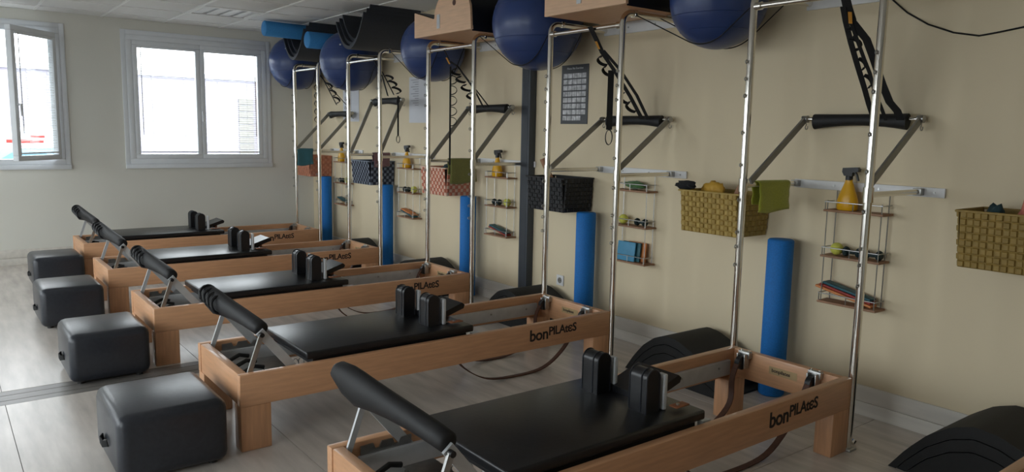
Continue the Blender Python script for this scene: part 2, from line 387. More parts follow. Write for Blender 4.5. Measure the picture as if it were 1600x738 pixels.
# ------------------------------------------------------------------ reformers
L_, W_, H_ = 2.36, .683, .367
RY = [-.1035, 1.515, 3.0983, 4.6846, 6.2544]
RX = [-.006, -.017, -.035, -.026, .03]
def make_reformer():
    """local: x -2.36 (foot end) .. 0 (wall end), y 0..W, z up"""
    r = thing('pilates_reformer', (0,0,0), '', 'exercise bench', 'pilates reformers')
    T = .042; RZ = .215
    for y0, y1 in ((0, T), (W_-T, W_)):
        MB().box(-L_, 0, y0, y1, RZ, H_, .005).build('side_rail', BEECH, r)
    for x0, x1 in ((-L_+.004, -L_+T+.004), (-T-.004, -.004)):
        MB().box(x0, x1, T, W_-T, RZ, H_-.001, .004).build('end_rail', BEECH_END, r)
    leg = MB().box(0, .143, 0, .09, 0, RZ+.001, .005).mesh('leg', BEECH_LEG)
    for x in (-L_+.001, -.144):
        for y in (.001, W_-.091): link('leg', leg, r, (x, y, 0))
    tr_ = MB().box(-L_+.10, -.10, 0, .022, .235, .315, .003).mesh('track', ALU)
    link('track', tr_, r, (0, T+.001, 0)); link('track', tr_, r, (0, W_-T-.023, 0))
    bolt = MB().sweep([(0,0,0),(0,-.006,0)], .006, 8).mesh('bolt', STEEL)
    for x in (-.85, -.5, -.2): link('bolt', bolt, r, (x, W_-T-.023, .285))
    # spring plate and springs under the foot end
    sp = MB()
    sp.box(-2.16, -1.98, .12, .57, .255, .262)
    for k in range(5): sp.sweep([(-2.13, .17+k*.085, .262), (-2.13, .17+k*.085, .275)], .008, 8)
    plate = sp.build('spring_plate', STEEL, r)
    for k in range(4):
        y = .175+k*.105; pts = []
        for q in range(0, 14*8+1):
            a = 2*PI*q/8; pts.append((-2.12+.42*q/112, y+.016*math.cos(a), .235+.016*math.sin(a)))
        MB().sweep(pts, .0028, 5).build('spring', STEEL, r)
    MB().box(-2.30, -2.12, .10, .58, .262, .268, .002).build('gear_plate', ALU, r)
    for k in range(4):
        MB().sweep([(-2.285,.16+k*.115,.28),(-2.2,.165+k*.115,.315),(-2.15,.17+k*.115,.30)], .011, 8).build('spring_hook', DARKPL, r)
    for y in (T+.002, W_-T-.008):                      # toothed foot bar plates on the rails
        m = MB().prism([(-2.25,.25),(-2.25,.35),(-2.2,.352),(-2.19,.33),(-2.175,.33),(-2.165,.352),(-2.12,.352),(-2.11,.33),(-2.095,.33),(-2.085,.35),(-2.04,.35),(-2.04,.25)], 'Y', y, y+.006)
        m.build('ratchet_plate', STEEL, r, ang=0)
    # carriage
    cz0, cz1 = .372, .412
    ca = MB().box(-2.02, -1.03, .050, .633, cz0, cz1, .010).build('carriage', VINYL, r)
    MB().box(-1.98, -1.07, .07, .613, .335, cz0).build('carriage_base', DARKPL, ca, ang=0)
    def tomb(x0, x1, z0, z1, n=10):
        rr = (x1-x0)/2; cx = (x0+x1)/2
        return [(x0, z0), (x1, z0)] + [(cx+rr*math.cos(PI*k/n), z1-rr+rr*math.sin(PI*k/n)) for k in range(n+1)]
    for yc in (.195, .470):
        s = MB().prism(tomb(-1.272, -1.200, cz1, .585), 'Y', yc-.046, yc+.046).build('shoulder_rest', VINYL, r, ang=35)
        for yy in (-.046, .046, -.016):
            pts = [(x, yc+yy, z) for x, z in tomb(-1.2735, -1.1985, cz1, .5865)[2:]]
            pts = [(-1.1985, yc+yy, cz1+.004)] + pts + [(-1.2735, yc+yy, cz1+.004)]
            MB().sweep(pts, .0028, 5).build('piping', BOXVINYL, s)
        MB().box(-1.180, -1.158, yc-.054, yc-.016, cz1, .560, .007).build('rest_pin', GREYPL, s)
        MB().box(-1.2, -1.13, yc-.03, yc+.02, cz1, cz1+.006, .002).build('rest_base', STEEL, s)
    hp = MB().prism([(-1.185,.413),(-1.165,.413),(-.985,.468),(-.978,.488),(-.995,.502),(-1.185,.440)], 'Y', .225, .455)
    hr = hp.build('headrest', VINYL, r, ang=25)
    MB().box(-1.06, -1.035, .30, .38, cz1, .45).build('headrest_prop', TAN, hr, ang=0)
    for yc in (.12, .545):
        lt = MB().box(-1.15, -1.07, yc-.02, yc+.02, .425, .431, .002).build('leather_tab', TAN, r)
        MB().sweep([(-1.12, yc, .43), (-1.12, yc, .436)], .008, 8).build('rivet', STEEL, lt)
    MB().box(-1.03, -.985, .06, .09, .33, .36).build('stopper', GREYPL, ca, ang=0)
    # foot bar
    fb = MB(); st = []; rad = []
    for t, c, h, x in ((0,.652,.020,-2.325),(.015,.650,.034,-2.324),(.10,.622,.060,-2.308),(.20,.602,.068,-2.295),(.33,.596,.056,-2.280),(.5,.588,.046,-2.265),(.7,.575,.040,-2.247),(.9,.560,.037,-2.232),(.985,.553,.035,-2.228),(1,.552,.024,-2.227)):
        st.append((x, .665-.59*t, c)); rad.append((h, min(h, .037)))
    f_ = fb.sweep(st, rad, 14, side=(0,0,1)).build('footbar', SLEEVE, r, ang=60)
    for y in (.052, .625):
        MB().ribbon([(-2.303, y, .345), (-2.237, y, .532)], .022, .012, (1,0,0)).build('footbar_strut', STEEL if y < .3 else ALU, f_)
        MB().ribbon([(-2.242, y+.014, .545), (-2.045, y+.014, .30)], .042, .012, (1,0,0)).build('footbar_brace', ALU, f_)
        MB().sweep([(-2.237, y-.014, .532), (-2.237, y+.026, .532)], .011, 10).build('pivot_bolt', DARKPL, f_)
    # pulleys on the wall-end rail with leather ropes
    for yc in (.155, .560):
        pb = MB().box(-.075, -.046, yc-.035, yc+.035, .335, .372, .004).box(-.10, -.06, yc-.026, yc-.018, .285, .362, .003).box(-.10, -.06, yc+.018, yc+.026, .285, .362, .003)
        pk = pb.build('pulley_bracket', STEEL, r)
        MB().sweep([(-.095, yc-.014, .315), (-.095, yc+.014, .315)], .036, 18).build('pulley_wheel', DARKPL, pk)
        for q in (-.024, .024): link('bolt', MB().sweep([(-.06, yc+q, .372), (-.06, yc+q, .378)], .007, 8).mesh('bolt', CHROME), pk)
        pts = []
        near = yc < .3
        y2 = yc+.02 if near else yc-.02
        ctl = [(-.12,yc,.325),(-.17,yc,.25),(-.24,y2,.12),(-.40,y2,.022),(-.62,y2,.006),(-.85,y2,.03),(-1.02,y2,.13),(-1.09,y2,.24),(-1.11,y2,.36)] if near else \
              [(-.12,yc,.325),(-.16,yc,.25),(-.20,y2,.12),(-.34,y2,.03),(-.52,y2,.006),(-.72,y2,.03),(-.9,y2,.14),(-1.02,y2,.25),(-1.1,y2,.36)]
        for k in range(len(ctl)-1):
            p0, p1, p2, p3 = [Vector(ctl[max(0, min(len(ctl)-1, k+q))]) for q in (-1, 0, 1, 2)]
            for q in range(5):
                t = q/5; pts.append(.5*((2*p1)+(p2-p0)*t+(2*p0-5*p1+4*p2-p3)*t*t+(-p0+3*p1-3*p2+p3)*t**3))
        pts.append(Vector(ctl[-1]))
        MB().ribbon(pts, .030, .006, (0,1,0)).build('rope', LEATHER, r)
    # maker's lettering on the near rail and the label inside the end rail
    lg = link('logo', text_mesh('logo', 'bon', .098, INK, .95), r, (-.665, -.0008, .268), (PI/2, 0, 0))
    link('logo_capitals', text_mesh('logo_capitals', 'PILAtєS', .074, INK, .93), lg, (.147, .018, 0))
    lb = MB().box(-.0475, -.0462, .26, .42, .285, .325).build('maker_label', LABEL, r, ang=0)
    link('label_print', text_mesh('label_print', 'bonpilates', .026, INK), lb, (-.0478, .405, .298), (PI/2, 0, -PI/2))
    return r
ref = make_reformer()
labels = ['beech reformer with a smooth unribbed footbar sleeve, under the black strap ladder',
          'beech reformer whose wall end stands under the black woven basket and picture-grid poster',
          'beech reformer standing beside the slate grey wall post and the pink basket',
          'beech reformer second from the window wall, by the navy patterned basket',
          'beech reformer next to the window wall, by the salmon basket']
refs = []
for i in range(5):
    o = ref if i == 0 else copy_tree(ref)
    o.location = (RX[i], RY[i], 0); o['label'] = labels[i]; refs.append(o)
for o in refs[1:]:                                   # bunched ribs on the sleeves of these foot bars
    f_ = [c for c in o.children if c.name.startswith('footbar')][0]
    for t in (.10, .17, .24, .31):
        k = .665-.59*t; cx = -2.322+.10*t; cz = .648-.17*t
        a = []
        for q in range(17):
            th = 2*PI*q/16; a.append((cx-.008+.041*math.sin(th), k+.010*math.cos(th), cz+.006+.043*math.cos(th)))
        MB().sweep(a, .0075, 6).build('sleeve_fold', VINYL, f_)
o = copy_tree(ref); o.location = (-.10, -1.62, 0); o['label'] = 'beech reformer corner showing beside the large black foam arc'
refs.append(o)

# ------------------------------------------------------------------ wall towers
PN, PF, ZT = .0096, .6959, 2.24
eye = MB().sweep([(.002,0,0),(-.007,0,0)], .004, 6).sweep([(-.015+.009*math.cos(a), 0, .009*math.sin(a)) for a in [2*PI*k/12 for k in range(13)]], .003, 6, caps=False).mesh('eye_bolt', STEEL)
EYES = (1.885, 1.797, 1.71, 1.518, 1.348, 1.162, .988, .911, .812)
def make_tower(i, bar_ang, label):
    x0 = RX[i]+.023; xw = WX-x0
    t = thing('wall_tower', (x0, RY[i], 0), label, 'exercise tower', 'chrome wall towers')
    for y in (PN, PF):
        pts = [(0,y,.0),(0,y,1.2),(0,y,ZT-.06)] + [(.06-.06*math.cos(a), y, ZT-.06+.06*math.sin(a)) for a in [PI/2*k/6 for k in range(1,7)]] + [(xw-.015,y,ZT)]
        po = MB().sweep(pts, .0195, 14).build('pole', CHROME, t, ang=60)
        MB().sweep([(0,y,1.205),(0,y,1.275)], .0245, 14).build('collar', CHROME, po)
        MB().box(-.03, .03, y-.03, y+.03, 0, .012, .003).build('foot_plate', STEEL, po)
        MB().sweep([(.045,y-.0,.02),(.062,y,.03)], .012, 8).build('foot_bolt', CHROME, po)
        for z in EYES: link('eye_bolt', eye, po, (-.018, y, z))
        tb = MB().sweep([(.015,y,1.24),(xw-.02,y,1.24)], .0135, 12).build('wall_tube', CHROME, t)
        MB().box(xw-.05, xw-.012, y-.022, y+.022, 1.222, 1.258, .004).build('tube_clamp', STEEL, tb)
        e = MB().box(.085, .11, y-.023, y+.023, ZT-.022, ZT+.022, .005).build('elbow_fitting', CHROME, po)
    cb = MB().sweep([(0,PN,2.167),(0,PF,2.167)], .0145, 12).build('crossbar', CHROME, t)
    for y in (PN+.03, PF-.03): MB().sweep([(0,y-.018,2.167),(0,y+.018,2.167)], .021, 12).build('crossbar_collar', CHROME, cb)
    for z0, z1 in ((1.215, 1.263), (2.205, 2.285)):
        wp = MB().box(xw-.014, xw-.0005, -.11, .715, z0, z1, .003).build('wall_plate', WHITEP, t)
        for y in (-.06, .22, .47, .69): MB().sweep([(xw-.017,y,(z0+z1)/2),(xw-.013,y,(z0+z1)/2)], .006, 8).build('screw', STEEL, wp)
    # push-through bar swung up towards the wall
    Lb = .585; dx, dz = Lb*math.cos(bar_ang), Lb*math.sin(bar_ang)
    bx, bz = .0+dx, 1.262+dz
    pb = MB().sweep([(bx, .02, bz), (bx, .655, bz)], .011, 10).build('push_through_bar', CHROME, t)
    n = 9; st = []; rad = []
    for k in range(n+1):
        u = k/n; y = .085+.51*u
        h = .030+.012*abs(2*u-1)**2; st.append((bx, y, bz-.004-.010*abs(2*u-1)**2)); rad.append((h, .030))
    MB().sweep(st, rad, 12, side=(0,0,1)).build('bar_sleeve', SLEEVE, pb, ang=60)
    for y in (.022, .652):
        MB().ribbon([(0, y, 1.262), (bx, y, bz)], .034, .013, (math.sin(bar_ang), 0, -math.cos(bar_ang))).build('bar_arm', ARM, pb)
        MB().sweep([(bx, y-.016, bz), (bx, y+.016, bz)], .020, 12).build('arm_knuckle', STEEL, pb)
        hk = [(bx+.015+.012*math.cos(a), y, bz-.045+.012*math.sin(a)) for a in [PI*.6+2*PI*.8*k/10 for k in range(11)]]
        MB().sweep([(bx+.008, y, bz-.015)] + hk, .0028, 6).build('hook', STEEL, pb)
    return t, Vector((x0+bx, 0, bz))
BARS = []
tl = ['chrome wall tower with a lime green towel on its wall tube', 'chrome wall tower carrying a wooden spine corrector, beside the picture-grid poster',
      'chrome wall tower carrying a wooden spine corrector, beside the slate grey post', 'chrome wall tower carrying black foam arcs, second from the window wall',
      'chrome wall tower carrying black foam arcs, next to the window wall']
for i, a in enumerate((.62, .62, .85, 1.13, .80)):
    t, p = make_tower(i, a, tl[i]); BARS.append(p)
def px_(i): return RX[i]+.023

# ------------------------------------------------------------------ straps hanging on the towers
def strap(name, label, i, strands, loops=(), tagpx=None, hang=()):
    """strands: pixel polylines on the plane from the crossbar to the push-through bar"""
    P0 = Vector((px_(i)-.030, RY[i], 2.167)); P1 = BARS[i] + Vector((-.052, 0, 0)); P1.y = RY[i]
    n = (P1-P0).cross(Vector((0,1,0))).normalized()
    base = on_plane(*strands[0][0], P0, n)
    t = thing(name, base, label, 'strap', 'black webbing straps')
    def put(mb, nm, m):
        mb.v = [tuple(Vector(v)-base) for v in mb.v]; return mb.build(nm, m, t, ang=30)
    for k, s in enumerate(strands):
        wd = s[-1] if isinstance(s[-1], float) else .032; pp = [on_plane(*q, P0, n) for q in s if not isinstance(q, float)]
        put(MB().ribbon([p + n*(-.004*k) for p in pp], wd, .004, (0,1,0)), 'webbing', WEB)
    for (a, b, bul) in loops:                          # little hand loops standing off a strand
        A, B = on_plane(*a, P0, n), on_plane(*b, P0, n); mid = (A+B)/2; d = (B-A)/2
        O = on_plane((a[0]+b[0])/2+bul, (a[1]+b[1])/2, P0, n) - mid
        put(MB().ribbon([mid - d*math.cos(u) + O*math.sin(u) for u in [PI*k/8 for k in range(9)]], .024, .004, n), 'loop', WEB)
    if tagpx:
        put(MB().ribbon([on_plane(*q, P0, n) - n*.02 for q in tagpx], .018, .002, (0,1,0)), 'brand_tag', mat('amber_tag', (196,136,48), .6, noise=(20,.1,(1,1,1))))
    for h in hang:                                     # strands that drop plumb from the plane
        S = on_plane(*h['from'], P0, n); zs = [at(h['from'][0], y, 'Y', S.y).z for y in h['ys']]
        pts = [S] + [Vector((S.x, S.y, z)) for z in zs]
        put(MB().ribbon(pts, h.get('w', .026), .004, right), 'hanging_strand', WEB)
        for y0, y1, bul in h.get('loops', ()):
            za, zb = at(h['from'][0], y0, 'Y', S.y).z, at(h['from'][0], y1, 'Y', S.y).z
            wv = right*bul
            put(MB().ribbon([Vector((S.x, S.y, (za+zb)/2-(zb-za)/2*math.cos(u))) + wv*math.sin(u) for u in [PI*k/8 for k in range(9)]], .022, .004, fwd), 'loop', WEB)
        if h.get('end'):
            z = zs[-1]; e = h['end']
            put(MB().ribbon([Vector((S.x, S.y, z)) + right*(e*math.sin(u)*.45) + Vector((0,0,-e*(1-math.cos(u)))) for u in [2*PI*k/14 for k in range(15)]], .024, .004, fwd), 'end_loop', WEB)
    return t
strap('loop_strap', 'black ladder strap with orange tag, above the lime towel tower bar', 0,
      [[(1320,-8),(1324,10),(1331,32),.045], [(1318,10),(1322,33),(1330,66),(1341,104),(1352,140),(1358,162),(1366,186),.028],
       [(1331,30),(1343,45),(1355,60),(1364,84),(1380,131),(1391,158),(1403,172),(1408,186),.040], [(1332,34),(1341,60),(1352,90),(1361,113),(1368,140),(1379,167),(1386,186),.018]],
      [((1324,44),(1332,58),13), ((1328,60),(1336,78),13), ((1341,92),(1347,108),8), ((1350,118),(1357,136),8)], [(1331,15),(1332,33)])
strap('loop_strap', 'black loop strap with amber tag and one long strand ending in a loop', 1,
      [[(922,42),(930,58),(941,82),.04], [(940,80),(962,112),(985,150),(1004,186),.034], [(944,78),(970,108),(996,148),(1014,186),.026]],
      [((941,88),(948,102),-10), ((947,104),(954,118),-8), ((975,146),(983,162),-9), ((984,160),(993,175),-9)], [(934,62),(939,74)],
      [dict(**{'from': (955,110)}, ys=(150,188,203), w=.040, end=.05)])
strap('loop_strap', 'black loop strap on the tower beside the slate post, with a scalloped hanging strand', 2,
      [[(694,78),(702,94),.012], [(704,96),(716,104),(742,140),(756,168),.02], [(714,101),(742,136),(765,166),.014]],
      [((713,108),(719,117),-10), ((720,120),(727,129),-10), ((728,133),(735,142),-10), ((736,146),(742,155),-9)], [(700,88),(705,98)],
      [dict(**{'from': (704,104)}, ys=(150,200,258), w=.015, loops=[(118,132,.055),(134,148,.055),(150,165,.055),(167,181,.055),(183,197,.055)])])
strap('loop_strap', 'black scalloped loop strap on the second tower from the window wall', 3,
      [[(584,94),(597,118),(606,150),.02], [(592,102),(604,124),(616,148),.016]],
      [((602,118),(607,126),9), ((607,127),(613,136),9), ((613,137),(620,146),9)], None,
      [dict(**{'from': (622,150)}, ys=(185,212), w=.016, end=.035)])
strap('loop_strap', 'black scalloped loop strap on the tower next to the window wall', 4,
      [[(492,106),(505,124),(526,164),.018], [(500,118),(518,138),(542,164),.014]],
      [((509,130),(514,139),7), ((515,141),(520,150),7), ((521,152),(526,161),7)], None,
      [dict(**{'from': (497,112)}, ys=(150,200,240), w=.03, loops=[(132,142,-.045),(144,155,-.045),(157,167,-.045),(169,180,-.045),(182,192,-.045)])])

# ------------------------------------------------------------------ balls in cord slings between the towers
def ball(c, r, i, label, slabel):
    n = 40; pr = [(r*math.sin(PI*k/24), r-r*math.cos(PI*k/24)) for k in range(1, 24)]
    b = MB().lathe([(r*.02, 0)]+pr+[(r*.02, 2*r)], n=n).mesh('exercise_ball', BALL, 60)
    o = link('exercise_ball', b, None, (c[0], c[1], c[2]-r)); tag(o, label, 'ball', 'blue exercise balls')
    rg = MB()
    for z in (.35, .65, 1.35, 1.65):
        q = math.sqrt(max(0, r*r-(z*r-r)**2)); rg.sweep([(q*math.cos(a), q*math.sin(a), z*r) for a in [2*PI*k/40 for k in range(41)]], .0025, 4, caps=False)
    rg.build('moulded_rings', BALL, o)
    MB().sweep([(-.62*r, -.62*r, r+.44*r), (-.635*r, -.635*r, r+.455*r)], .010, 8).build('valve_plug', WHITEP, o)
    # two cords from tube to tube (or a wall hook) under the ball
    ya = RY[i]+PF; yb = RY[i+1]+PN if i+1 < 5 else YW-.02
    s = thing('ball_sling', (c[0], ya, ZT), slabel, 'cord', 'ball slings')
    for dx in (-.45*r, .40*r):
        q = math.sqrt(r*r-dx*dx)+.0085
        def tang(y, sgn):
            d = Vector((y-c[1], ZT-c[2])); D = d.length
            if D <= q*1.001: return math.atan2(d.y, d.x)
            return math.atan2(d.y, d.x) + sgn*math.acos(q/D)
        a0, a1 = tang(ya, 1), tang(yb, -1)
        if a0 < 0: a0 += 2*PI
        if a1 < a0: a1 += 2*PI
        pts = [(dx, 0, 0)] + [(dx, c[1]+q*math.cos(a)-ya, c[2]+q*math.sin(a)-ZT) for a in [a0+(a1-a0)*k/20 for k in range(21)]] + [(dx, yb-ya, 0)]
        MB().sweep(pts, .0035, 6).build('cord', WEB, s)
    return o
ball((.22,.98,2.27), .275, 0, 'blue exercise ball slung above the gold basket', 'thin black cords under the ball above the gold basket')
ball((.18,2.57,2.29), .335, 1, 'largest blue exercise ball, slung above the black basket and slate post', 'thin black cords under the ball above the black basket')
ball((.24,4.14,2.23), .290, 2, 'blue exercise ball slung above the pink basket, beside a spine corrector', 'thin black cords under the ball above the pink basket')
ball((.20,5.77,2.22), .315, 3, 'blue exercise ball slung above the navy basket, between the foam arc stacks', 'thin black cords under the ball above the navy basket')
ball((.20,7.27,2.29), .32, 4, 'blue exercise ball in the room corner by the window wall', 'thin black cords under the ball in the room corner')

# ------------------------------------------------------------------ spine correctors on two towers
def spine_corrector(i, ya, yb, label):
    """wooden side panels with a step and a dome, black padded top; ya far end, yb near end (rel. to tower)"""
    z0 = ZT+.024; D = ya-yb
    t = thing('spine_corrector', (-.10+RX[i], RY[i]+ya, z0), label, 'spine corrector', 'wooden spine correctors')
    # order along -y: far end -> dome -> near end
    Q = [(0,0),(0,.205),(-.30*D/.83,.125)]
    for k in range(0, 15):
        a = PI*k/14; Q.append((-.565*D/.83+.255*D/.83*math.cos(a), .13+.21*math.sin(a)))
    Q.append((-D,.0))
    PLY = mat('pale_birch_ply', (224, 186, 152), .45, noise=(3, .08, (22, 2, 22)))
    for x in (0, .50): MB().prism(Q, 'X', x, x+.022).build('side_panel', PLY, t, ang=20)
    top = MB(); prof = Q[1:-1] + [(-D+.002,.02)]
    inner = [(y*.985-.004, z-.03) for y, z in prof]
    top.prism([(y, z+.008) for y, z in prof] + inner[::-1], 'X', .018, .506).build('padded_top', VINYL, t, ang=25)
    MB().box(.022, .50, -D+.02, -.02, .0, .014).build('base_board', BEECH_END, t, ang=0)
    y = -.375*D/.83
    MB().box(-.006, .002, y-.022, y+.022, .045, .155, .004).build('hand_slot', GREYPL, t)
    MB().sweep([(-.003, -.60*D/.83, .22), (.002, -.60*D/.83, .22)], .022, 14).build('badge', LEATHER, t)
    return t
spine_corrector(2, .72, -.12, 'beech spine corrector with black pad, on the tower beside the slate post')
spine_corrector(1, .62, -.13, 'beech spine corrector with black pad, on the tower beside the poster')

# ------------------------------------------------------------------ foam arcs: stacked upside down on two towers
ARCF = mat('charcoal_foam', (46, 50, 58), .55, noise=(60,.12,(1,1,1)), bump=.08)
def arc_stack(i, label0, n=3):
    for k in range(n):
        t = .034; yc = RY[i]+.36; z0 = ZT+.024+k*(t+.004)
        out, inn = [], []
        for q in range(17):
            u = -1+2*q/16; yy = .30*u; zz = .255*abs(u)**2.2+(.03 if u < 0 else 0)*abs(u)
            out.append((yy, zz)); inn.append((yy, zz+t))
        o = MB().prism(out+inn[::-1], 'X', -.12+.035*k+RX[i], .47)
        o = o.build('foam_arc', ARCF, None, (0, yc, z0), ang=30)
        tag(o, label0[k], 'foam arc', 'foam arcs stacked on towers')
arc_stack(3, ['lowest charcoal foam arc of the stack on the second tower from the window wall', 'middle charcoal foam arc of the stack on the second tower from the window wall', 'top charcoal foam arc of the stack on the second tower from the window wall'])
arc_stack(4, ['lowest charcoal foam arc of the stack on the tower next to the window wall', 'middle charcoal foam arc of the stack on the tower next to the window wall', 'top charcoal foam arc of the stack on the tower next to the window wall'])
def roller(p0, p1, r, m, label, name='foam_roller'):
    p0, p1 = Vector(p0), Vector(p1); d = (p1-p0).normalized()
    mb = MB().sweep([Vector((0,0,0)), d*.008, (p1-p0)-d*.008, p1-p0], [r-.008, r, r, r-.008], 28)
    o = mb.build(name, m, None, p0, ang=50); tag(o, label, 'foam roller', 'foam rollers'); return o
roller((-.46,6.51,2.570), (.40,6.51,2.560), .082, LBLUE, 'light blue foam roller lying in the foam arcs next to the window wall')
roller((-.13,6.125,2.445), (.44,6.125,2.445), .088, LBLUE, 'light blue foam roller lying between the two foam arc stacks')

# blue rollers standing by the wall
for i, (pxl, lab) in enumerate((((1196,612), 'tall blue foam roller standing under the lime green towel'), ((927,478), 'tall blue foam roller standing beside the black basket'),
              ((736,428), 'tall blue foam roller standing below the olive towel'), ((592,404), 'tall blue foam roller standing below the navy basket'), ((486,350), 'tall blue foam roller standing in the corner below the salmon basket'))):
    X = .415; y = [.60, 2.235, 3.80, 5.36, 6.93][i]
    roller((X, y, .001), (X, y, .92), .073, BLUE, lab)

# ------------------------------------------------------------------ foam arcs on the floor by the wall
def floor_arc(y0, X0, X1, k, label, sz=1.0):
    """k=0 outer shell ... k=2 innermost, a solid block; shells nest and step out towards -Y"""
    base = [(0,0),(.07,.10),(.15,.19),(.24,.255),(.33,.286),(.42,.275),(.52,.235),(.62,.185),(.70,.15),(.80,.106)]
    def h(u):
        for (u0, v0), (u1, v1) in zip(base, base[1:]):
            if u0 <= u <= u1: return v0+(v1-v0)*(u-u0)/(u1-u0)
    def edge(d): return next(i/1000 for i in range(800) if h(i/1000) >= d)
    top, bot, end = .055*k, .055*k+.050, .70+.03*k
    a0 = edge(top)+.001*k; a1 = edge(bot)
    out = [(a0+(end-a0)*i/24, h(a0+(end-a0)*i/24)-top) for i in range(25)]
    inn = [(end, 0)] if k == 2 else [(a1+(end-a1)*i/24, max(0, h(a1+(end-a1)*i/24)-bot)) for i in range(25)]
    poly = [(-u*sz, v*sz) for u, v in out] + [(-u*sz, v*sz) for u, v in inn[::-1]]
    o = MB().prism(poly, 'X', X0+.0*k, X1).build('foam_arc', FOAM, None, (0, y0, 0), ang=35); tag(o, label, 'foam arc', 'foam arcs on the floor'); return o
for y0, name in ((1.44, 'gold basket'), (3.08, 'black basket'), (4.65, 'pink basket'), (6.21, 'navy basket')):
    for k, q in enumerate(('outermost', 'middle', 'innermost')): floor_arc(y0, .06, .46, k, '%s black foam arc of the nest on the floor under the %s' % (q, name))
for k, q in enumerate(('outermost', 'middle', 'innermost')): floor_arc(-.30, .0, .46, k, '%s black foam arc of the nest on the floor under the plain olive basket' % q, 1.05)

# ------------------------------------------------------------------ wall baskets
def basket(yn, cols, label, grp, x0=.235, x1=.53, z0=.915, z1=1.165, wy=.45):
    """woven open basket, walls made of over-and-under strips; yn = near side"""
    t = thing('woven_basket', (x0, yn, z0), label, 'basket', grp)
    dx, dy, h = x1-x0, wy, z1-z0; m1, m2 = cols
    def wall_(nm, o, u, v, out, nu, nv):
        a, b = MB(), MB()
        for i in range(nu):
            for j in range(nv):
                s = .0035 if (i+j) % 2 else 0.0
                c = [o+u*((i+p)/nu)+v*((j+q)/nv) for p, q in ((.04,.04),(.96,.04),(.96,.96),(.04,.96))]
                cc = [o+u*((i+p)/nu)+v*((j+q)/nv)+out*(s+.004) for p, q in ((.16,.16),(.84,.16),(.84,.84),(.16,.84))]
                (a if (i+j) % 2 else b).add(c+cc, [(4,5,6,7),(0,1,5,4),(1,2,6,5),(2,3,7,6),(3,0,4,7)])
        back = MB().add([o, o+u, o+u+v, o+v, o-out*.004, o+u-out*.004, o+u+v-out*.004, o+v-out*.004], [(0,1,2,3),(7,6,5,4),(0,4,5,1),(1,5,6,2),(2,6,7,3),(3,7,4,0)])
        w_ = back.build(nm, m1, t, ang=0)
        a.build('weft', m1, w_, ang=0); b.build('warp', m2, w_, ang=0)
    V = Vector
    tp = .02                                          # slight taper towards the bottom
    wall_('front_wall', V((tp,tp,0)), V((0,dy-2*tp,0)), V((-tp,0,h)), V((-1,0,0)), 14, 8)
    wall_('near_wall', V((tp,tp,0)), V((dx-tp,0,0)), V((0,-tp,h)), V((0,-1,0)), 9, 8)
    wall_('far_wall', V((tp,dy-tp,0)), V((dx-tp,0,0)), V((0,tp,h)), V((0,1,0)), 9, 8)
    wall_('back_wall', V((dx,tp,0)), V((0,dy-2*tp,0)), V((0,0,h)), V((1,0,0)), 14, 8)
    MB().box(tp, dx, tp, dy-tp, 0, .008).build('bottom', m1, t, ang=0)
    MB().sweep([(0,0,h),(0,dy,h),(dx,dy,h),(dx,0,h),(0,0,h)], .006, 6).build('rim', m2, t)
    return t
def bm_(n, c, c2): return mat(n+'_strip', c, .6, noise=(30,.15,(1,1,1))), mat(n+'_strip_light', c2, .6, noise=(30,.15,(1,1,1)))
GOLD, BLK, PINK, NAVY, SALM, OLIV = bm_('gold', (158,130,62), (172,146,78)), bm_('black', (26,27,30), (32,33,36)), bm_('pink', (196,120,96), (226,196,176)), bm_('navy', (38,46,62), (120,130,145)), bm_('salmon', (186,120,92), (200,140,112)), bm_('olive', (140,114,50), (146,120,58))
BG = 'woven wall baskets'
basket(.765, GOLD, 'gold woven basket holding black and yellow gear and a brown roll', BG)
basket(2.29, BLK, 'black woven basket beside the slate grey post', BG)
basket(3.90, PINK, 'pink and white woven basket with dark cloth inside', BG)
basket(5.39, NAVY, 'navy and white woven basket with a mauve cloth', BG)
basket(7.0, SALM, 'salmon woven basket nearest the window wall', BG)
basket(-.84, OLIV, 'plain olive woven basket with pink and teal cloth inside', BG, z0=.93, z1=1.185)
def lump(name, c, r, m, label, cat, seed, sq=(1,1,1)):
    """soft crumpled cloth or glove: a dented, folded blob"""
    rnd = random.Random(seed); bm = bmesh.new(); bmesh.ops.create_icosphere(bm, subdivisions=3, radius=1)
    ks = [(Vector((rnd.gauss(0,1), rnd.gauss(0,1), rnd.gauss(0,1))).normalized(), rnd.uniform(2,5), rnd.uniform(0,6)) for _ in range(6)]
    for v in bm.verts:
        d = v.co.normalized(); k = 1+sum(.07*math.sin(f*3*d.dot(a)+p) for a, f, p in ks)
        v.co = Vector((d.x*r*sq[0]*k, d.y*r*sq[1]*k, d.z*r*sq[2]*k))
    me = bpy.data.meshes.new(name); bm.to_mesh(me); bm.free(); me.materials.append(m)
    for q in me.polygons: q.use_smooth = True
    return tag(link(name, me, None, c), label, cat)
CLOTH = mat('black_cloth', (26,27,30), .85, noise=(40,.2,(1,1,1)), bump=.3)
lump('bundled_cloth', (.385,1.07,1.03), .07, CLOTH, 'crumpled black cloth in the gold basket', 'cloth', 3, (.9,1.5,1.3))
lump('exercise_glove', (.27,1.19,1.196), .05, CLOTH, 'black glove hanging over the rim of the gold basket', 'glove', 4, (.7,1.4,.55))
lump('yellow_pad', (.36,1.05,1.177), .06, mat('mustard', (206,160,58), .6, noise=(20,.1,(1,1,1))), 'mustard yellow soft pad on top of the gold basket', 'pad', 5, (.6,1.35,.75))
ROLLB = mat('brown_roll', (160,118,92), .7, noise=(20,.1,(1,1,1)))
o = MB().sweep([(.33,.90,1.06),(.30,.80,1.225)], [.022,.022], 12).build('rolled_mat', ROLLB); tag(o, 'brown rolled band leaning out of the gold basket', 'roll')
